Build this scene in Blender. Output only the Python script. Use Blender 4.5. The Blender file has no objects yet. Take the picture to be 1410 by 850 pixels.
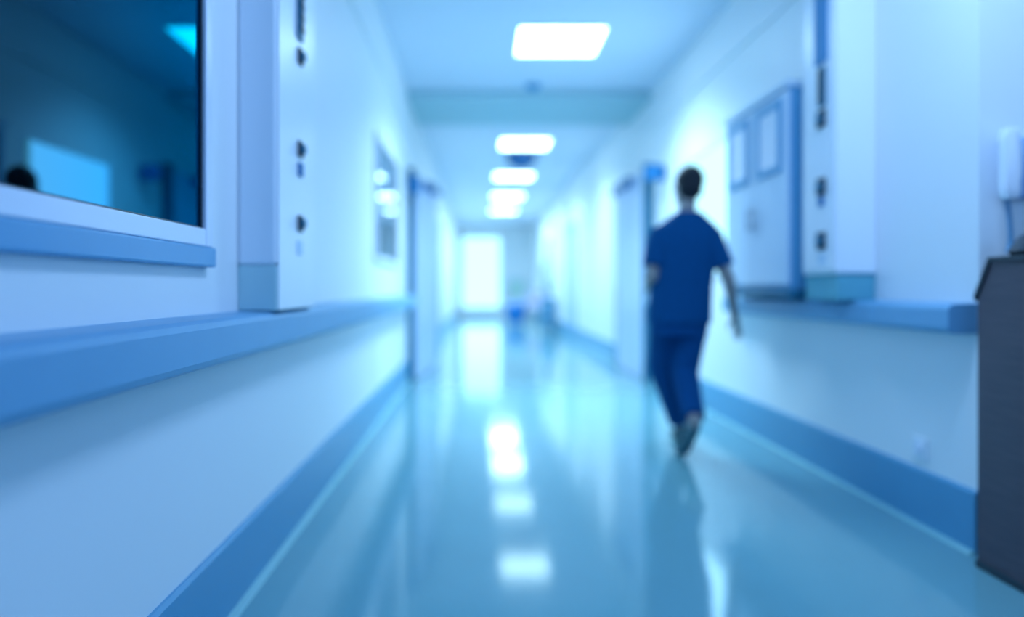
import bpy, bmesh, math, random
from mathutils import Vector, Matrix
random.seed(4)
SC = bpy.context.scene
COL = SC.collection

# ------------------------------------------------------------------ helpers
def mat(name, rgb, rough=0.5, spec=0.5, metal=0.0, vary=0.04, scale=6.0, coat=0.0, bump=0.0, tint=None):
    m = bpy.data.materials.new(name); m.use_nodes = True
    nt = m.node_tree; b = nt.nodes['Principled BSDF']
    b.inputs['Roughness'].default_value = rough
    b.inputs['Metallic'].default_value = metal
    b.inputs['Specular IOR Level'].default_value = spec
    b.inputs['Coat Weight'].default_value = coat
    if tint: b.inputs['Specular Tint'].default_value = (*tint, 1)
    tc = nt.nodes.new('ShaderNodeTexCoord')
    nz = nt.nodes.new('ShaderNodeTexNoise'); nz.inputs['Scale'].default_value = scale
    nz.inputs['Detail'].default_value = 3
    nt.links.new(tc.outputs['Object'], nz.inputs['Vector'])
    mx = nt.nodes.new('ShaderNodeMix'); mx.data_type = 'RGBA'
    mx.inputs[6].default_value = (*[max(0, c*(1-vary)) for c in rgb], 1)
    mx.inputs[7].default_value = (*[min(1, c*(1+vary)) for c in rgb], 1)
    nt.links.new(nz.outputs['Fac'], mx.inputs[0])
    nt.links.new(mx.outputs[2], b.inputs['Base Color'])
    if bump:
        bp = nt.nodes.new('ShaderNodeBump'); bp.inputs['Strength'].default_value = bump
        bp.inputs['Distance'].default_value = 0.01
        nt.links.new(nz.outputs['Fac'], bp.inputs['Height'])
        nt.links.new(bp.outputs['Normal'], b.inputs['Normal'])
    return m

def glow(name, rgb, s):
    m = bpy.data.materials.new(name); m.use_nodes = True
    nt = m.node_tree; nt.nodes.clear()
    o = nt.nodes.new('ShaderNodeOutputMaterial'); e = nt.nodes.new('ShaderNodeEmission')
    e.inputs['Color'].default_value = (*rgb, 1); e.inputs['Strength'].default_value = s
    nt.links.new(e.outputs[0], o.inputs[0])
    return m

def bx(bm, x0, x1, y0, y1, z0, z1, bev=0.0, seg=2):
    vs = [bm.verts.new(p) for p in ((x0,y0,z0),(x1,y0,z0),(x1,y1,z0),(x0,y1,z0),(x0,y0,z1),(x1,y0,z1),(x1,y1,z1),(x0,y1,z1))]
    fs = [bm.faces.new([vs[i] for i in f]) for f in ((0,3,2,1),(4,5,6,7),(0,1,5,4),(1,2,6,5),(2,3,7,6),(3,0,4,7))]
    if bev:
        es = list({e for f in fs for e in f.edges})
        bmesh.ops.bevel(bm, geom=es, offset=bev, segments=seg, affect='EDGES', profile=0.5)
    return bm

def prism(bm, prof, a0, a1, axis, bev=0.0):
    """closed 2-D profile extruded along axis ('x','y','z')"""
    def P(u, v, a): return {'x': (a,u,v), 'y': (u,a,v), 'z': (u,v,a)}[axis]
    A = [bm.verts.new(P(u,v,a0)) for u,v in prof]; B = [bm.verts.new(P(u,v,a1)) for u,v in prof]
    n = len(prof); fs = [bm.faces.new(A), bm.faces.new(B[::-1])]
    for i in range(n): fs.append(bm.faces.new((A[i],B[i],B[(i+1)%n],A[(i+1)%n])))
    if bev:
        es = list({e for f in fs for e in f.edges})
        bmesh.ops.bevel(bm, geom=es, offset=bev, segments=2, affect='EDGES', profile=0.5)
    bmesh.ops.recalc_face_normals(bm, faces=bm.faces[:])
    return bm

def frame_ring(bm, axis_pos, depth, u0, u1, v0, v1, w, axis='x', wb=None):
    """rectangular frame in the plane axis=axis_pos made of four bars, w wide"""
    wb = w if wb is None else wb
    for (a,b,c,d) in ((u0,u0+w,v0,v1),(u1-w,u1,v0,v1),(u0+w,u1-w,v0,v0+wb),(u0+w,u1-w,v1-w,v1)):
        if axis == 'x': bx(bm, min(axis_pos,axis_pos+depth), max(axis_pos,axis_pos+depth), a,b,c,d, 0.004)
        elif axis == 'y': bx(bm, a,b, min(axis_pos,axis_pos+depth), max(axis_pos,axis_pos+depth), c,d, 0.004)
        else: bx(bm, a,b,c,d, min(axis_pos,axis_pos+depth), max(axis_pos,axis_pos+depth), 0.004)
    return bm

def cyl(bm, p0, p1, r0, r1=None, n=20, caps=True):
    r1 = r0 if r1 is None else r1
    p0, p1 = Vector(p0), Vector(p1); d = p1-p0
    q = d.to_track_quat('Z','Y').to_matrix().to_4x4()
    M = Matrix.Translation((p0+p1)/2) @ q
    bmesh.ops.create_cone(bm, cap_ends=caps, segments=n, radius1=r0, radius2=r1, depth=d.length, matrix=M)
    return bm

def ball(bm, c, r, s=(1,1,1), sub=3, rot=None):
    M = Matrix.Translation(c) @ (rot.to_4x4() if rot else Matrix.Identity(4)) @ Matrix.Diagonal((*s,1))
    bmesh.ops.create_icosphere(bm, subdivisions=sub, radius=r, matrix=M)
    return bm

def capsule(bm, p0, r0, p1, r1, n=20):
    cyl(bm, p0, p1, r0, r1, n); ball(bm, p0, r0); ball(bm, p1, r1)
    return bm

def tube(bm, pts, r, n=10):
    pts = [Vector(p) for p in pts]; rings = []
    for i, p in enumerate(pts):
        t = (pts[min(i+1,len(pts)-1)]-pts[max(i-1,0)]).normalized()
        q = t.to_track_quat('Z','Y')
        rings.append([bm.verts.new(p + q @ Vector((r*math.cos(2*math.pi*k/n), r*math.sin(2*math.pi*k/n), 0))) for k in range(n)])
    for a, b in zip(rings, rings[1:]):
        for k in range(n): bm.faces.new((a[k],a[(k+1)%n],b[(k+1)%n],b[k]))
    bm.faces.new(rings[0][::-1]); bm.faces.new(rings[-1])
    return bm

def loft(bm, rings, n=28, power=2.0):
    """rings: (cx,cy,cz,rx,ry); stacked ellipses, capped"""
    R = []
    for (cx,cy,cz,rx,ry) in rings:
        row = []
        for k in range(n):
            a = 2*math.pi*k/n; c, s = math.cos(a), math.sin(a)
            row.append(bm.verts.new((cx+rx*math.copysign(abs(c)**(2/power),c), cy+ry*math.copysign(abs(s)**(2/power),s), cz)))
        R.append(row)
    for a, b in zip(R, R[1:]):
        for k in range(n): bm.faces.new((a[k],a[(k+1)%n],b[(k+1)%n],b[k]))
    bm.faces.new(R[0][::-1]); bm.faces.new(R[-1])
    bmesh.ops.recalc_face_normals(bm, faces=bm.faces[:])
    return bm

def NB(): return bmesh.new()

def obj(name, bm, m, parent=None, smooth=None):
    me = bpy.data.meshes.new(name)
    bmesh.ops.recalc_face_normals(bm, faces=bm.faces[:])
    bm.to_mesh(me); bm.free()
    me.materials.append(m)
    for p in me.polygons: p.use_smooth = smooth is not None
    if smooth: 
        try: me.set_sharp_from_angle(angle=math.radians(smooth))
        except Exception: pass
    o = bpy.data.objects.new(name, me); COL.objects.link(o)
    if parent is not None:
        o.parent = parent
        o.matrix_parent_inverse = Matrix.Translation(-parent.location)   # vertices are written in world space
    return o

def remeshed(name, bm, m, parent, voxel, smooth_it=6, fac=0.5):
    me = bpy.data.meshes.new(name + '_raw'); bmesh.ops.recalc_face_normals(bm, faces=bm.faces[:])
    bm.to_mesh(me); bm.free()
    t = bpy.data.objects.new(name + '_raw', me); COL.objects.link(t)
    r = t.modifiers.new('r','REMESH'); r.mode = 'VOXEL'; r.voxel_size = voxel; r.use_smooth_shade = True
    s = t.modifiers.new('s','SMOOTH'); s.factor = fac; s.iterations = smooth_it
    dg = bpy.context.evaluated_depsgraph_get()
    nm = bpy.data.meshes.new_from_object(t.evaluated_get(dg))
    bpy.data.objects.remove(t); bpy.data.meshes.remove(me)
    nm.name = name; nm.materials.clear(); nm.materials.append(m)
    for p in nm.polygons: p.use_smooth = True
    o = bpy.data.objects.new(name, nm); COL.objects.link(o)
    if parent is not None:
        o.parent = parent; o.matrix_parent_inverse = Matrix.Translation(-parent.location)
    return o

def tag(o, label=None, cat=None, group=None, kind=None):
    if label: o['label'] = label
    if cat: o['category'] = cat
    if group: o['group'] = group
    if kind: o['kind'] = kind
    return o

def thing(name, label, cat, loc, group=None):
    o = bpy.data.objects.new(name, None); COL.objects.link(o)
    o.empty_display_size = 0.1; o.location = loc
    return tag(o, label, cat, group)

def setting(name, loc):
    o = bpy.data.objects.new(name, None); COL.objects.link(o)
    o.empty_display_size = 0.1; o.location = loc; o['kind'] = 'structure'
    return o

def struct(name, bm, m, smooth=None):
    o = obj(name, bm, m, None, smooth); o['kind'] = 'structure'; return o

# ------------------------------------------------------------------ camera
F = 1000.0; VX, VY = 659.0, 397.0; H = 1.04
cam = bpy.data.cameras.new('camera'); co = bpy.data.objects.new('camera', cam); COL.objects.link(co)
co.location = (0,0,H); co.rotation_euler = (math.radians(90),0,0)
cam.sensor_width = 36; cam.lens = 36*F/1410
cam.shift_x = (705-VX)/1410; cam.shift_y = -(425-VY)/1410
cam.clip_start = 0.05; cam.clip_end = 200
cam.dof.use_dof = True; cam.dof.focus_distance = 1.7; cam.dof.aperture_fstop = 0.62
SC.camera = co

# ------------------------------------------------------------------ materials
M_wall   = mat('wall_paint', (.86,.86,.87), .45, .4, vary=.015, scale=2)
M_ceil   = mat('ceiling_paint', (.74,.77,.86), .6, .3, vary=.02, scale=2)
M_bulk   = mat('bulkhead_paint', (.46,.64,.68), .6, .3, vary=.02, scale=2)
M_rail   = mat('rail_vinyl', (.16,.38,.58), .38, .5)
M_strip  = mat('display_strip', (.08,.27,.50), .6, .3)
M_base   = mat('baseboard_vinyl', (.085,.31,.50), .35, .5)
M_bead   = mat('pale_sealant', (.20,.46,.50), .4, .5)
M_white  = mat('white_lacquer', (.84,.85,.90), .3, .5, vary=.01)
M_alu    = mat('pale_aluminium', (.80,.80,.90), .3, .5, vary=.02)
M_bluefr = mat('blue_grey_frame', (.11,.35,.58), .35, .5)
M_pane   = mat('dark_glass', (.044,.088,.115), .02, .5, metal=1.0, vary=.02, tint=(.3,.7,1))
M_pane2  = mat('pale_reflective_glass', (.16,.30,.42), .02, .5, metal=1.0, vary=.02)
M_panel  = mat('lavender_panel', (.60,.71,.84), .4, .4, vary=.02)
M_green_shaded  = mat('shaded_green_box', (.13,.40,.48), .45, .4)  # base-box green with shade put into the colour, right column
M_green_lit = mat('lit_green_box', (.50,.68,.70), .45, .4)  # same base-box green, lightened as if better lit, left column
M_black  = mat('black_plastic', (.006,.02,.035), .35, .5)
M_blue   = mat('blue_plastic', (.003,.16,.40), .4, .5)
M_phone_shade  = mat('phone_base_shade', (.34,.50,.74), .4, .4)  # blue shade beside the handset, put into the base's colour
M_dome   = mat('dark_blue_dome', (.002,.09,.27), .35, .5)
M_dteal  = mat('dark_teal_metal', (.015,.15,.25), .4, .5)
M_door   = mat('door_laminate', (.58,.66,.86), .35, .5, vary=.02)
M_lilac  = mat('lilac_plastic', (.50,.58,.86), .4, .5)
M_steel  = mat('brushed_steel', (.6,.62,.66), .3, .5, metal=1.0)
M_scrub  = mat('scrub_cotton', (.002,.07,.20), .85, .1, vary=.12, scale=30, bump=.15)
M_trous  = mat('scrub_trousers', (.002,.065,.20), .85, .1, vary=.12, scale=30, bump=.15)
M_skin   = mat('skin', (.30,.27,.26), .5, .4, vary=.06, scale=20)
M_hair   = mat('dark_hair', (.008,.012,.018), .6, .3, vary=.3, scale=80, bump=.4)
M_shoe   = mat('grey_shoe', (.05,.13,.16), .5, .4)
M_sole   = mat('dark_sole', (.04,.16,.19), .6, .3)
M_bin    = mat('blue_bin', (.002,.17,.48), .4, .5)
M_pink   = mat('pinkish_vinyl', (.55,.50,.62), .5, .4)
M_mint   = mat('mint_board', (.55,.74,.66), .5, .4)
M_yellow = mat('yellow_plastic', (.70,.60,.25), .5, .4)
M_lamp   = glow('lamp_diffuser', (4.6,7.4,8.4), 1.0)
M_day    = glow('bright_daylight_glass', (.85,1.8,2.1), 1.0)

# floor: glossy teal vinyl with faint mottling and long wear streaks
M_floor = mat('teal_vinyl', (.16,.36,.40), .095, .6, vary=.05, scale=3)

# counter: wood-grain laminate
M_wood = mat('wood_laminate', (.13,.11,.12), .45, .4)
def _grain(m, a, b):
    nt = m.node_tree; bs = nt.nodes['Principled BSDF']
    tc = nt.nodes.new('ShaderNodeTexCoord'); mp = nt.nodes.new('ShaderNodeMapping'); mp.inputs['Scale'].default_value = (3,3,40)
    w = nt.nodes.new('ShaderNodeTexNoise'); w.inputs['Scale'].default_value = 2.2; w.inputs['Detail'].default_value = 5
    r = nt.nodes.new('ShaderNodeValToRGB'); r.color_ramp.elements[0].color = (*a,1); r.color_ramp.elements[1].color = (*b,1)
    r.color_ramp.elements[0].position = .3; r.color_ramp.elements[1].position = .75
    nt.links.new(tc.outputs['Object'], mp.inputs['Vector']); nt.links.new(mp.outputs[0], w.inputs['Vector'])
    nt.links.new(w.outputs['Fac'], r.inputs[0]); nt.links.new(r.outputs[0], bs.inputs['Base Color'])
_grain(M_wood, (.068,.054,.072), (.098,.074,.092))

# ------------------------------------------------------------------ the setting
XL, XR, HC, YE, YB = -.80, 1.95, 3.28, 26.0, -1.6
YA = 2.83                                        # corner of the alcove on the right
struct('floor', bx(NB(), XL-.25, 2.85, YB, YE+.2, -.1, 0), M_floor)
struct('ceiling', bx(NB(), XL-.25, 2.85, YB, YE+.2, HC, HC+.1), M_ceil)
struct('wall_left', bx(NB(), XL-.2, XL, YB, YE, 0, HC), M_wall)
WY0, WY1, WZ0, WZ1 = 5.6, 6.95, 1.12, 2.25        # bright window in the right wall
b = NB()
bx(b, XR, 2.75, YA, WY0, 0, HC); bx(b, XR, 2.75, WY1, YE, 0, HC)
bx(b, XR, 2.75, WY0, WY1, 0, WZ0); bx(b, XR, 2.75, WY0, WY1, WZ1, HC)
struct('wall_right', b, M_wall)
struct('wall_alcove', bx(NB(), 2.65, 2.8, YB, YA, 0, HC), M_wall)
struct('wall_end', bx(NB(), XL-.2, 2.75, YE, YE+.15, 0, HC), M_wall)
struct('baseboard_left', prism(NB(), ((XL,0),(XL+.016,0),(XL+.016,.235),(XL+.008,.247),(XL,.247)), YB, YE, 'y'), M_base)
struct('baseboard_right', prism(NB(), ((XR,0),(XR-.016,0),(XR-.016,.235),(XR-.008,.247),(XR,.247)), YA, YE, 'y'), M_base)
struct('trim_1', prism(NB(), ((XL+.016,0),(XL+.042,0),(XL+.038,.004),(XL+.016,.012)), YB, YE, 'y'), M_bead)
struct('trim_2', prism(NB(), ((XR-.016,0),(XR-.042,0),(XR-.038,.004),(XR-.016,.012)), YA, YE, 'y'), M_bead)
# cornice strips, and the bulkhead over the fire doors
struct('trim_3', bx(NB(), XR-.025, XR, YA, YE, 2.82, 2.88, .006), M_wall)
struct('trim_4', bx(NB(), XL, XL+.02, 3.2, YE, 2.82, 2.87, .006), M_wall)
struct('trim_5', bx(NB(), XL, XR, 8.2, 9.5, 3.17, HC, .008), M_bulk)
struct('trim_6', bx(NB(), XR-.03, XR, YA, YE, HC-.03, HC, .004), M_white)
# alcove corner bead
# --- window_1: dark glazing near on the left
def glazing(name, x, sgn, y0, y1, z0, z1, fw, outer, panem, sill=True):
    w = setting(name, (x, (y0+y1)/2, z0))
    obj('window_frame', frame_ring(NB(), x, sgn*.026, y0, y1, z0, z1, fw), M_alu, w)
    if outer:
        b = NB()
        bx(b, min(x,x+sgn*.030), max(x,x+sgn*.030), y0-outer*.35, y1+outer*.35, z0-outer, z0, .006)
        bx(b, min(x,x+sgn*.016), max(x,x+sgn*.016), y1, y1+outer*.35, z0, z1+outer*.35, .004)
        bx(b, min(x,x+sgn*.016), max(x,x+sgn*.016), y0-outer*.35, y1, z1, z1+outer*.35, .004)
        obj('window_surround', b, M_bluefr, w)
    p = obj('pane', bx(NB(), min(x,x+sgn*.010), max(x,x+sgn*.010), y0+fw, y1-fw, z0+fw, z1-fw), panem, w)
    g = obj('gasket', frame_ring(NB(), x, sgn*.016, y0+fw-.002, y1-fw+.002, z0+fw-.002, z1-fw+.002, .008), M_black, w)
    return w
glazing('window_1', XL, 1, .25, 2.115, 1.158, 2.35, .050, .058, M_pane)
glazing('window_2', XL, 1, 5.55, 7.05, 1.25, 2.25, .045, 0, M_pane2)
# --- window_3: overexposed window in the right wall, behind the walking figure
w = setting('window_3', (XR, (WY0+WY1)/2, WZ0))
obj('window_frame', frame_ring(NB(), XR-.01, .07, WY0, WY1, WZ0, WZ1, .035), M_white, w)
obj('pane', bx(NB(), XR+.02, XR+.03, WY0+.035, WY1-.035, WZ0+.035, WZ1-.035), M_day, w)
# --- door_1: glazed end screen
w = setting('door_1', (.1, YE, 0))
obj('door_frame', frame_ring(NB(), YE-.05, .05, -.66, .86, .0, 2.95, .09, 'y', .35), M_white, w)
obj('pane', bx(NB(), -.57, .77, YE-.03, YE-.02, .35, 2.86), M_day, w)
# --- fire doors standing open along both walls
def fire_door(name, hinge, yend, xh, xe, ztop, sgn):
    d = setting(name, (xh, hinge, 0)); jw = .11 if sgn > 0 else .075
    fr = NB(); bx(fr, min(xh,xh-sgn*jw), max(xh,xh-sgn*jw), hinge-.10, hinge-.02, 0, ztop+.05, .004)
    obj('door_jamb', fr, M_dteal, d)
    if sgn > 0:
        fr = NB(); bx(fr, xh-.11, xh, yend+.03, yend+.11, 0, ztop+.05, .004); obj('door_jamb', fr, M_dteal, d)
    L = math.hypot(xe-xh, yend-hinge); a = math.atan2(xe-(xh-sgn*.08), yend-hinge)
    R = Matrix.Translation((xh-sgn*.08, hinge, 0)) @ Matrix.Rotation(-a, 4, 'Z')
    def leaf(bm): bmesh.ops.transform(bm, matrix=R, verts=bm.verts[:]); return bm
    b = NB(); bx(b, -.022,.022, 0, L, .01, ztop, .003); obj('leaf', leaf(b), M_door, d)
    b = NB(); bx(b, -.024,.024, L, L+.02, .01, ztop, .002); obj('leaf_edge', leaf(b), M_dteal, d)
    b = NB(); bx(b, -.027,.027, L*.62, L*.80, 1.1, 1.95, .004); obj('vision_panel', leaf(b), M_panel, d)
    s = -sgn
    b = NB(); bx(b, min(s*.022,s*.10), max(s*.022,s*.10), L-.95, L-.35, ztop-.10, ztop-.01, .008)
    bx(b, min(s*.04,s*.08), max(s*.04,s*.08), L-.40, L-.02, ztop-.08, ztop-.02, .004); obj('door_closer', leaf(b), M_blue, d)
    b = NB(); cyl(b, (s*.022,L-.08,1.02),(s*.07,L-.08,1.02), .01); cyl(b, (s*.065,L-.08,1.02),(s*.065,L-.2,1.02), .01); obj('door_handle', leaf(b), M_steel, d)
    return d
fire_door('door_2', 8.25, 9.65, XL, -.575, 2.34, -1)
fire_door('door_3', 8.18, 9.62, XR, 1.86, 2.38, 1)
# doors deeper down the corridor
def flush_door(name, x, sgn, y0, y1, z1):
    d = setting(name, (x, (y0+y1)/2, 0))
    b = NB()
    for a in (y0-.07, y1): bx(b, min(x,x+sgn*.03), max(x,x+sgn*.03), a, a+.07, 0, z1+.07, .004)
    bx(b, min(x,x+sgn*.03), max(x,x+sgn*.03), y0, y1, z1, z1+.07, .004)
    obj('door_frame', b, M_rail, d)
    obj('leaf', bx(NB(), min(x,x+sgn*.012), max(x,x+sgn*.012), y0, y1, .01, z1), M_door, d)
    b = NB(); cyl(b, (x,y0+.1,1.02),(x+sgn*.06,y0+.1,1.02), .011); cyl(b, (x+sgn*.055,y0+.1,1.02),(x+sgn*.055,y0+.22,1.02), .011)
    obj('door_handle', b, M_steel, d)
flush_door('door_4', XR, -1, 14.6, 15.8, 2.3)
flush_door('door_5', XL, 1, 13.2, 14.4, 2.25)
flush_door('door_6', XR, -1, 19.6, 20.8, 2.3)

# ------------------------------------------------------------------ rails
def crash_rail(label, x, sgn, y0, y1, z0, z1, dep):
    t = thing('crash_rail', label, 'handrail', (x, (y0+y1)/2, z0))
    pr = [(x,z0),(x+sgn*(dep-.02),z0),(x+sgn*(dep-.006),z0+.008),(x+sgn*dep,z0+.022),(x+sgn*dep,z1-.022),(x+sgn*(dep-.006),z1-.008),(x+sgn*(dep-.02),z1),(x,z1+.004)]
    obj('rail_body', prism(NB(), pr, y0, y1, 'y'), M_rail, t)
    cap = [(x+ (u-x)*1.02, z0+(v-z0)*1.0) for u,v in pr]
    for a in (y0-.015, y1): obj('end_cap', prism(NB(), cap, a, a+.015, 'y', .003), M_rail, t)
    return t
crash_rail('long blue bumper rail on the wall under the dark window', XL, 1, -1.2, 7.9, .836, .960, .124)
crash_rail('blue bumper rail under the wall cabinet, ending by the wooden counter', XR, -1, YA+.02, 5.45, .862, .978, .115)
crash_rail('short blue bumper rail on the wall beyond the bright side window', XR, -1, 7.1, 8.0, .862, .978, .115)

# ------------------------------------------------------------------ service columns
def service_column(label, xw, sgn, dep, y0, y1, ys, z0, ztop):
    t = thing('service_column', label, 'service panel', (xw, (y0+y1)/2, z0-.13), 'upright service columns with sockets')
    xf = xw + sgn*dep
    lo, hi = min(xw,xf), max(xw,xf)
    obj('body', bx(NB(), lo, hi, y0, y1, z0, ztop, .012, 3), M_white, t)
    e = .006
    f0, f1 = (xf, xf+e) if sgn > 0 else (xf-e, xf)
    obj('fascia', bx(NB(), f0, f1, y0+.015, y1-.015, z0-(.150 if sgn > 0 else -.02), ztop-.02, .003), M_white, t)
    obj('base_box', bx(NB(), lo+(.0 if sgn>0 else .012), hi-(0 if sgn>0 else 0), y0+(.004 if sgn>0 else .012), y1-.012, z0-(.153 if sgn > 0 else .13), z0, .006), M_green_lit if sgn > 0 else M_green_shaded, t)
    def plate(y, z, w, h, d=.012):
        p0, p1 = (xf+e, xf+e+d) if sgn > 0 else (xf-e-d, xf-e)
        return bx(NB(), p0, p1, y-w/2, y+w/2, z-h/2, z+h/2, .004)
    X = xf + sgn*(e+.012)
    q = .058 if sgn > 0 else .088
    for z in (1.28, 1.555, 1.90):
        s = obj('socket', plate(ys, z, q, q), M_black, t)
        b = NB(); cyl(b, (X-sgn*.002,ys,z), (X+sgn*.012,ys,z), q*.34, q*.28); obj('socket_ring', b, M_dteal, s, 40)
    obj('blue_button', plate(ys, 1.48, .05, .05), M_blue, t)
    k = obj('keypad', plate(ys-.01, 2.06, .07, .20), M_dteal, t)
    b = NB()
    for r in range(4):
        for c in range(2): bx(b, *( (X,X+.006) if sgn>0 else (X-.006,X) ), ys-.035+c*.028, ys-.013+c*.028, 1.985+r*.042, 2.015+r*.042, .002)
    obj('keys', b, M_black, k)
    p0, p1 = (xf+e, xf+e+.01) if sgn > 0 else (xf-e-.01, xf-e)
    obj('display_strip', bx(NB(), p0, p1, ys-.065, ys+.065, 2.18, ztop-.08, .003), M_strip, t)
    lb = obj('label_plate', plate(ys, 1.19, .07, .05, .004), M_panel, t)
    return t
service_column('pale upright service column on the wall just past the dark window', XL, 1, .128, 2.41, 2.97, 2.70, 1.117, 3.0)
service_column('pale upright service column with black sockets, beside the wall cabinet', XR, -1, .20, 3.55, 3.92, 3.69, 1.11, 3.0)

# ------------------------------------------------------------------ wall cabinet
t = thing('wall_cabinet', 'pale blue wall cabinet with a glazed upper panel, behind the walking person', 'cabinet', (XR, 4.6, 1.03))
cx = 1.755
obj('body', bx(NB(), cx, XR, 4.08, 5.10, 1.03, 2.19, .006), M_bluefr, t)
obj('cornice', bx(NB(), cx-.03, XR, 4.07, 5.12, 2.175, 2.21, .006), M_panel, t)
for (a, c) in ((4.09,4.585),(4.595,5.09)):
    d = obj('door', bx(NB(), cx-.018, cx, a, c, 1.06, 2.165, .004), M_panel, t)
    obj('glass_panel', bx(NB(), cx-.023, cx-.018, a+.10, c-.09, 1.74, 2.10, .002), M_alu, d)
    obj('panel_frame', frame_ring(NB(), cx-.018, -.012, a+.07, c-.06, 1.71, 2.13, .045), M_bluefr, d)
    hb = NB(); y = c-.04 if a < 4.3 else a+.04
    cyl(hb, (cx-.045,y,1.40),(cx-.045,y,1.54), .007); cyl(hb, (cx-.018,y,1.42),(cx-.045,y,1.42), .006); cyl(hb, (cx-.018,y,1.52),(cx-.045,y,1.52), .006)
    obj('handle', hb, M_steel, d, 40)
obj('base_shade', bx(NB(), cx-.02, XR, 4.06, 5.10, .985, 1.03, .004), M_dteal, t)  # dark strip standing in for the shadow at the cabinet's base

# ------------------------------------------------------------------ wall socket
ys, zs = 3.20, .335
t = thing('wall_outlet', 'small white power outlet low on the wall above the baseboard', 'outlet', (XR, ys, zs))
obj('plate', bx(NB(), XR-.010, XR, ys-.055, ys+.055, zs-.05, zs+.05, .006), M_white, t)
b = NB(); cyl(b, (XR-.016,ys,zs),(XR-.010,ys,zs), .024, .026); obj('receptacle', b, M_alu, t, 40)

# ------------------------------------------------------------------ wooden counter
t = thing('counter', 'dark wooden counter with black edging at the corridor corner', 'counter', (2.15, 2.0, 0))
x0, x1, yf, zt = 1.86, 2.46, 2.71, 1.14
prof = [(.9,.0),(yf,.0),(yf,1.005),(yf-.075,zt),(.9,zt)]
obj('body', prism(NB(), prof, x0, x1, 'x', .005), M_wood, t)
b = NB()
edge = [(yf+.004,.99),(yf+.012,1.01),(yf-.066,zt+.014),(.9,zt+.014),(.9,zt),(yf-.075,zt),(yf,1.0)]
prism(b, edge, x0-.008, x1+.008, 'x', .003); obj('black_edging', b, M_black, t)
obj('toe_strip', bx(NB(), x0-.006, x0, .9, yf+.004, 0, .03, .002), M_black, t)
b = NB(); bx(b, x0-.004, x0+.002, .95, 1.75, .08, 1.08, .003); obj('door', b, M_wood, t)
# black bag on the counter
bX, bY, bZ = 1.995, 2.51, zt+.0145
t = thing('document_bag', 'black soft bag lying on the wooden counter', 'bag', (bX, bY, bZ))
b = NB(); loft(b, [(bX,bY,bZ,.120,.105),(bX,bY,bZ+.015,.130,.115),(bX+.01,bY,bZ+.06,.112,.10),(bX+.03,bY,bZ+.105,.075,.075),(bX+.04,bY,bZ+.118,.035,.035)], 32, 2.8)
obj('bag_body', b, M_black, t, 60)
b = NB(); tube(b, [(bX-.02+.12*k/10, bY, bZ+.108+.035*math.sin(math.pi*k/10)) for k in range(11)], .008); obj('bag_handle', b, M_dteal, t, 60)

# ------------------------------------------------------------------ wall telephone on the alcove wall
t = thing('wall_telephone', 'white wall telephone with hanging cord above the wooden counter', 'telephone', (2.11, YA, 1.38)); DX = -.025
obj('base', bx(NB(), 2.045+DX, 2.20+DX, YA-.05, YA, 1.385, 1.625, .018, 4), M_phone_shade, t, 40)
b = NB()
prism(b, [(u+DX-.045, v) for u, v in ((2.055,1.375),(2.105,1.375),(2.110,1.42),(2.098,1.47),(2.098,1.55),(2.112,1.60),(2.108,1.645),(2.058,1.645),(2.05,1.60),(2.052,1.42))], YA-.105, YA-.055, 'y', .010)
h = obj('handset', b, M_white, t, 40)
b = NB()
for r in range(4):
    for c in range(3): bx(b, 2.125+DX+c*.022, 2.140+DX+c*.022, YA-.056, YA-.049, 1.43+r*.03, 1.45+r*.03, .002)
obj('keypad', b, M_panel, t)
b = NB(); pts = []
for k in range(240):
    s = k/239; a = s*2*math.pi*26
    pts.append((2.072 + DX - .03 + .012*math.sin(s*3.0) + .008*math.cos(a), YA-.06 + .008*math.sin(a), 1.375 - .195*math.sin(s*math.pi*.5)))
tube(b, pts, .0035, 6); obj('coil_cord', b, M_rail, t, 60)

# ------------------------------------------------------------------ ceiling fittings
LW = (.66,1.55,2.5)
LAMPS = [(.727, 6.58, 'nearest and largest of the glowing square ceiling panels'),
         (.715,11.25, 'glowing ceiling panel second from the front, just ahead of the dark blue dome'),
         (.70, 14.5, 'third glowing ceiling panel from the front, just behind the dark blue dome'),
         (.71, 17.7, 'fourth glowing ceiling panel, last but one of the row'),
         (.72, 20.9, 'farthest glowing ceiling panel, nearest the bright end door')]
for i, (x, y, lab) in enumerate(LAMPS):
    t = thing('ceiling_light', lab, 'ceiling light', (x, y, HC), 'square ceiling lights in a row')
    w = .375
    obj('light_frame', frame_ring(NB(), HC, -.012, x-w-.02, x+w+.02, y-w-.02, y+w+.02, .025, 'z'), M_white, t)
    obj('diffuser', bx(NB(), x-w, x+w, y-w, y+w, HC-.010, HC), M_lamp, t)
    L = bpy.data.lights.new('panel_light', 'AREA'); L.shape = 'SQUARE'; L.size = .74; L.spread = math.radians((128,130,145,165,168)[i]); L.energy = (98,68,60,62,125)[i]
    L.color = (.46,.755,1.0)
    lo = bpy.data.objects.new('panel_light', L); COL.objects.link(lo); lo.location = (x, y, HC-.02)
t = thing('smoke_detector', 'small round grey detector on the ceiling behind the nearest light', 'smoke detector', (.60, 8.0, HC))
b = NB(); cyl(b, (.60,8.0,HC-.02),(.60,8.0,HC), .09, .09, 32); obj('base', b, M_rail, t, 40)
b = NB(); cyl(b, (.60,8.0,HC-.06),(.60,8.0,HC-.02), .05, .075, 32); obj('sensor_head', b, M_bluefr, t, 40)
dX, dY = .71, 12.05
t = thing('ceiling_dome', 'dark blue dome hanging from the ceiling between two light panels', 'dome camera', (dX, dY, HC))
b = NB(); cyl(b, (dX,dY,HC-.05),(dX,dY,HC), .25, .25, 32); obj('mount', b, M_dome, t, 40)
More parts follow.
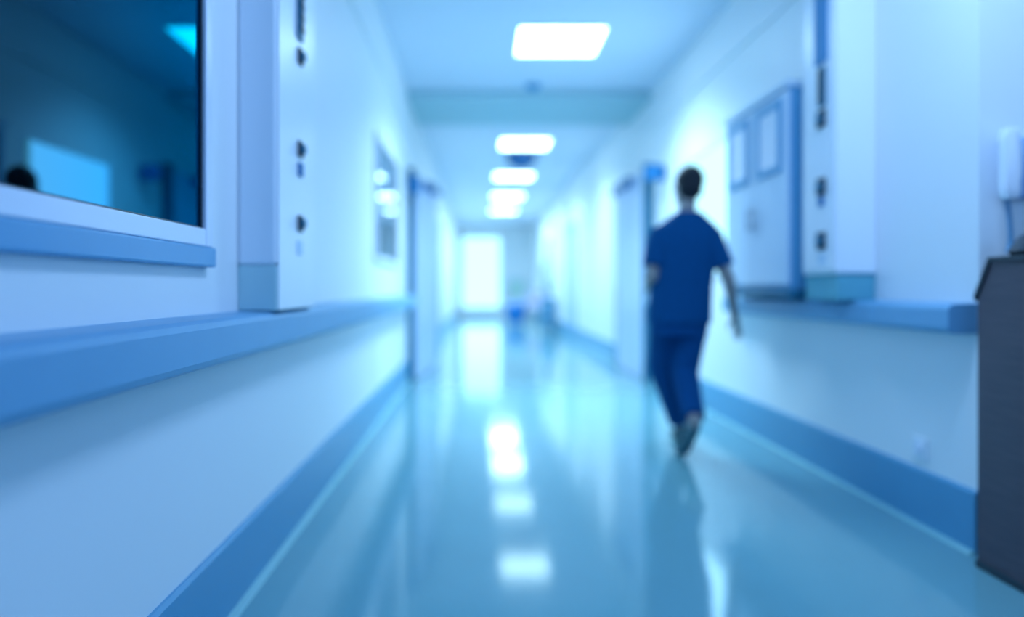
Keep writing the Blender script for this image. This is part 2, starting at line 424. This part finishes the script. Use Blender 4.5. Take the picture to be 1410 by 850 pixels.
b = NB(); ball(b, (dX,dY,HC-.06), .25, (1,1,.82)); obj('dome', b, M_dome, t, 80)

# blue box signs by the fire doors
def flag_sign(label, x, y, z, w, h, xa):
    t = thing('projecting_sign', label, 'sign', (x, y, z), 'blue box signs above the fire doors')
    obj('sign_box', bx(NB(), x-w/2, x+w/2, y-.04, y+.04, z-h/2, z+h/2, .025, 3), M_blue, t, 40)
    b = NB(); cyl(b, (min(x,xa), y, z), (max(x,xa), y, z), .015); obj('bracket', b, M_dteal, t, 40)
flag_sign('blue box sign projecting above the near edge of the door behind the person', 1.835, 7.55, 2.24, .20, .17, XR)
flag_sign('slim blue box sign projecting from the right wall beyond the open door', 1.90, 9.0+.85, 2.34, .17, .13, XR)
flag_sign('blue box sign projecting above the open door across from the person', -.71, 8.0, 2.18, .12, .20, XL)

# ------------------------------------------------------------------ far end furniture
t = thing('waste_bin', 'small bright blue bin standing by the far end wall', 'bin', (1.06, 20.8, 0))
b = NB(); loft(b, [(1.06,20.8,.05,.23,.22),(1.06,20.8,.10,.25,.22),(1.06,20.8,.50,.285,.25)], 32, 4); obj('bin_body', b, M_bin, t, 40)
b = NB(); loft(b, [(1.06,20.8,.50,.295,.26),(1.06,20.8,.57,.295,.26),(1.06,20.8,.62,.24,.21)], 32, 4); obj('lid', b, M_bin, t, 40)
for dx in (-.13,.13):
    for dy in (-.12,.12):
        b = NB(); cyl(b, (1.06+dx-.015,20.8+dy,.03),(1.06+dx+.015,20.8+dy,.03), .03); obj('castor', b, M_black, t, 40)
t = thing('equipment_trolley', 'tall teal equipment trolley with a lilac monitor on a pole', 'trolley', (1.74, 18.2, 0))
b = NB(); bx(b, 1.55,1.90, 17.95,18.4, .10,.78, .02); obj('trolley_body', b, M_dteal, t)
for z in (.2,.42,.62): obj('drawer', bx(NB(), 1.57,1.88, 17.93,17.95, z-.08,z+.09, .006), M_rail, t)
b = NB(); cyl(b, (1.72,18.2,.78),(1.72,18.2,1.85), .03); obj('pole', b, M_rail, t, 40)
obj('monitor', bx(NB(), 1.56,1.80, 18.08,18.16, 1.30,1.62, .02), M_lilac, t)
obj('infusion_pump', bx(NB(), 1.62,1.80, 18.06,18.16, .95,1.18, .02), M_dteal, t)
for dx in (1.59,1.86):
    for dy in (18.0,18.35):
        b = NB(); cyl(b, (dx-.015,dy,.05),(dx+.015,dy,.05), .05); obj('castor', b, M_black, t, 40)
t = thing('visitor_chair', 'pinkish padded chair between the blue bin and the teal trolley', 'chair', (1.60, 20.6, 0))
b = NB(); bx(b, 1.40,1.86, 20.35,20.8, .42,.50, .02); obj('seat', b, M_pink, t)
b = NB(); bx(b, 1.40,1.86, 20.78,20.85, .55,.95, .02); obj('backrest', b, M_pink, t)
for dx in (1.42,1.84):
    b = NB(); cyl(b, (dx,20.82,0),(dx,20.82,.95), .014); obj('leg', b, M_steel, t, 40)
    b = NB(); cyl(b, (dx,20.38,0),(dx,20.38,.44), .014); obj('leg', b, M_steel, t, 40)
t = thing('notice_board', 'pale green board on the end wall beside the bright glazed door', 'notice board', (1.36, YE, 1.0))
obj('board', bx(NB(), 1.05,1.68, YE-.02, YE, .75,1.35), M_mint, t)
obj('board_frame', frame_ring(NB(), YE-.03, .03, 1.02,1.71, .72,1.38, .04, 'y'), M_lilac, t)
t = thing('mounted_disposal_box', 'small yellow box on the wall by the far open door', 'box', (XR, 9.85, .70))
obj('box_body', bx(NB(), XR-.09, XR, 9.78, 9.92, .70, .98, .01), M_yellow, t)
obj('box_lid', bx(NB(), XR-.095, XR, 9.775, 9.925, .98, 1.01, .006), M_bin, t)

# ------------------------------------------------------------------ the walking person
PX, PY = 1.30, 4.65
P = thing('person', 'person in dark blue short-sleeved scrubs walking away along the corridor', 'person', (PX, PY, 0))
def W(p): return (PX+p[0], PY+p[1], p[2])
def chain(bm, pts):
    for (a, ra), (c, rc) in zip(pts, pts[1:]): capsule(bm, W(a), ra, W(c), rc)
# joints (local: x right, y forward, z up)
shR, elR, wrR = (.186,.0,1.365), (.288,-.045,1.085), (.355,.035,.850)
shL, elL, wrL = (-.135,.0,1.365), (-.205,-.05,1.11), (-.175,.195,1.04)
hipR, knR, anR = (.075,.0,.90), (.028,.03,.50), (-.008,-.315,.235)
hipL, knL, anL = (-.095,.0,.90), (-.075,.18,.52), (.072,.30,.10)
body = NB()
hc = Vector(W((.052,.035,1.690))); HS = 1.10
tilt = Matrix.Rotation(math.radians(8),3,'Y') @ Matrix.Rotation(math.radians(-8),3,'X')
def HP(v): return hc + tilt @ Vector(v)*HS
ball(body, HP((0,-.012,.02)), .1*HS, (.74,.94,.90), 4, tilt)           # cranium
ball(body, HP((0,.022,-.045)), .1*HS, (.60,.70,.80), 4, tilt)          # face and jaw
ball(body, HP((0,.062,-.100)), .026, (1,.9,.8), 3, tilt)            # chin
ball(body, HP((0,.094,-.030)), .014, (.8,1.1,1.7), 3, tilt)         # nose
ball(body, HP((0,.104,-.042)), .012, (1.2,1,.8), 3, tilt)
ball(body, HP((0,.082,-.068)), .016, (1.5,.6,.5), 3, tilt)          # lips
for s in (-1,1):
    ball(body, HP((s*.030,.080,.012)), .016, (1.4,.6,.5), 3, tilt)  # brow
    ball(body, HP((s*.030,.074,-.006)), .011, (1.2,.8,.8), 3, tilt) # eye
    ball(body, HP((s*.074,-.006,-.020)), .030, (.35,.6,1.0), 3, tilt) # ear
capsule(body, W((.03,-.01,1.50)), .056, HP((0,-.02,-.06)), .052)
loft(body, [(PX,PY,.86,.15,.105),(PX-.005,PY,.98,.145,.10),(PX+.0,PY,1.12,.14,.095),(PX+.012,PY,1.3,.165,.105),(PX+.02,PY,1.42,.155,.095),(PX+.025,PY,1.49,.09,.07)])
chain(body, [(shR,.055),(elR,.040),(wrR,.026)]); chain(body, [(shL,.055),(elL,.040),(wrL,.026)])
chain(body, [(hipR,.085),(knR,.058),(anR,.038)]); chain(body, [(hipL,.085),(knL,.058),(anL,.038)])
def hand(bm, wr, d, side, back, curl):
    """palm from wrist along d; 'side' points to the thumb, 'back' is the back of the hand"""
    wr, d, side, back = Vector(wr), Vector(d).normalized(), Vector(side), Vector(back)
    side = (side - d*side.dot(d)).normalized(); back = d.cross(side) if d.cross(side).dot(back) > 0 else -d.cross(side)
    R3 = Matrix((side, d, back)).transposed()
    ball(bm, Vector(W(wr + d*.048)), .05, (.80,.98,.30), 3, R3)
    for i, (o, ln) in enumerate(((.031,.070),(.010,.080),(-.012,.074),(-.033,.058))):
        p = wr + d*.082 + side*o; r = .0085 - .0004*i; dirv = d + side*o*1.6
        for k, seg in enumerate((.45,.32,.23)):
            q = p + dirv.normalized()*ln*seg
            capsule(bm, W(p), r, W(q), r*.92, 10); p = q; r *= .92
            dirv = dirv.normalized() - back*curl*(1+k*.5)
    p = wr + d*.025 + side*.030; dirv = d*.7 + side*.75 - back*.25
    for seg, r in ((.034,.0125),(.030,.0105),(.024,.0095)):
        q = p + dirv.normalized()*seg; capsule(bm, W(p), r, W(q), r*.9, 10); p = q
        dirv = dirv.normalized() + d*.45 - side*.15
hand(body, wrR, Vector(wrR)-Vector(elR), (-.2,1,0), (1,0,0), .32)
hand(body, wrL, Vector(wrL)-Vector(elL), (.3,0,1), (-1,0,0), .30)
remeshed('body', body, M_skin, P, .0048, 5)
hair = NB()
ball(hair, HP((0,-.020,.036)), .1*HS, (.80,.98,.92), 4, tilt)
ball(hair, HP((0,-.052,-.012)), .1*HS, (.68,.62,.82), 4, tilt)
ball(hair, HP((0,.03,.078)), .05, (1.1,1.1,.6), 3, tilt)
bmesh.ops.bisect_plane(hair, geom=hair.verts[:]+hair.edges[:]+hair.faces[:], plane_co=HP((0,.075,0)), plane_no=tilt @ Vector((0,1,-.35)), clear_outer=True)
bmesh.ops.holes_fill(hair, edges=[e for e in hair.edges if e.is_boundary])
remeshed('hair', hair, M_hair, P, .006, 3)
# scrub top
sh = NB()
loft(sh, [(PX-.014,PY,.815,.200,.140),(PX-.012,PY,.90,.200,.136),(PX-.003,PY,1.05,.196,.126),(PX+.010,PY,1.2,.204,.126),(PX+.022,PY,1.32,.222,.128),
          (PX+.028,PY,1.39,.216,.120),(PX+.032,PY,1.435,.190,.106),(PX+.038,PY,1.48,.135,.088),(PX+.044,PY-.002,1.53,.072,.066)], 36, 2.2)
def sleeve(a, c, k, r0, r1):
    a, c = Vector(a), Vector(c); e = a.lerp(c, k)
    cyl(sh, W(a), W(e), r0, r1, 28); ball(sh, W(a), r0)
sleeve(shR, elR, .68, .076, .072); sleeve(shL, elL, .74, .080, .078)
remeshed('scrub_top', sh, M_scrub, P, .008, 6)
# scrub trousers
tr = NB()
loft(tr, [(PX-.020,PY,.74,.182,.120),(PX-.018,PY,.86,.184,.124),(PX-.012,PY,.96,.155,.112)], 32, 2.2)
def trouser(h, k, a, kk, r):
    h, k, a = Vector(h), Vector(k), Vector(a); e = k.lerp(a, kk)
    capsule(tr, W(h-Vector((0,0,.06))), r[0], W(k), r[1], 28); cyl(tr, W(k), W(e), r[1], r[2], 28)
trouser(hipR, knR, anR, .90, (.100,.086,.066)); trouser(hipL, knL, anL, .93, (.102,.094,.066))
remeshed('scrub_trousers', tr, M_trous, P, .008, 6)
# shoes: right one pushing off on its toe, left one planted ahead
def shoe(heel, toe, up, name='shoe'):
    heel, toe = Vector(heel), Vector(toe); d = (toe-heel).normalized(); L = (toe-heel).length
    up = Vector(up); up = (up - d*up.dot(d)).normalized(); s = d.cross(up)
    def q(a, b, c): return Vector(W(heel + d*a*L + up*b + s*c))
    b = NB()
    R3 = Matrix((s, d, up)).transposed()
    for (a, z, r, sc) in ((.10,.045,.045,(.80,1,1)),(.30,.045,.05,(.78,1.2,.95)),(.55,.035,.05,(.86,1.3,.7)),(.80,.030,.05,(.88,1.1,.55)),(.18,.075,.042,(.85,1,.8))):
        ball(b, q(a,z,0), r, sc, 3, R3)
    up_o = remeshed(name, b, M_shoe, P, .006, 4)
    b = NB(); rows = []
    for (a, w) in ((-.04,.022),(.05,.034),(.3,.036),(.6,.046),(.85,.042),(1.0,.022)):
        rows.append([b.verts.new(q(a,z,c)) for (z,c) in ((0,-w),(0,w),(.016,w),(.016,-w))])
    for m, n in zip(rows, rows[1:]):
        for k in range(4): b.faces.new((m[k],m[(k+1)%4],n[(k+1)%4],n[k]))
    b.faces.new(rows[0][::-1]); b.faces.new(rows[-1])
    so = obj('sole', b, M_sole, up_o)
    so.matrix_parent_inverse = Matrix.Translation(-P.location)
shoe((-.006,-.345,.185), (-.058,-.215,.004), (0,.8,.5))
shoe((.072,.235,.003), (.085,.50,.003), (0,0,1))

# ------------------------------------------------------------------ light
def area(name, loc, rot, sx, sy, e, c=(.30,.60,1.0)):
    L = bpy.data.lights.new(name, 'AREA'); L.shape = 'RECTANGLE'; L.size = sx; L.size_y = sy; L.energy = e; L.color = c
    o = bpy.data.objects.new(name, L); COL.objects.link(o); o.location = loc; o.rotation_euler = rot
    return o
area('window_light', (XR-.03, (WY0+WY1)/2, 1.7), (0, math.radians(90), 0), 1.0, 1.2, 18)
area('end_light', (.1, YE-.08, 1.6), (math.radians(-90), 0, 0), 1.3, 2.4, 14)
area('near_fill_light', (1.20, 2.2, HC-.02), (0,0,0), .74, .74, 60, (.36,.61,1.0))  # added fill overhead, out of view, to brighten the near walls; no fixture
wd = bpy.data.worlds.new('world'); SC.world = wd; wd.use_nodes = True
wd.node_tree.nodes['Background'].inputs[0].default_value = (.17,.46,1.0,1)
wd.node_tree.nodes['Background'].inputs[1].default_value = 1.4

vs = SC.view_settings
SC.display_settings.display_device = 'sRGB'
vs.view_transform = 'Standard'; vs.look = 'None'; vs.gamma = 1; vs.use_curve_mapping = False; vs.exposure = 0
SC.cycles.use_denoising = True
SC.cycles.max_bounces = 10; SC.cycles.diffuse_bounces = 6; SC.cycles.glossy_bounces = 5
SC.cycles.sample_clamp_indirect = 8; SC.cycles.caustics_reflective = False
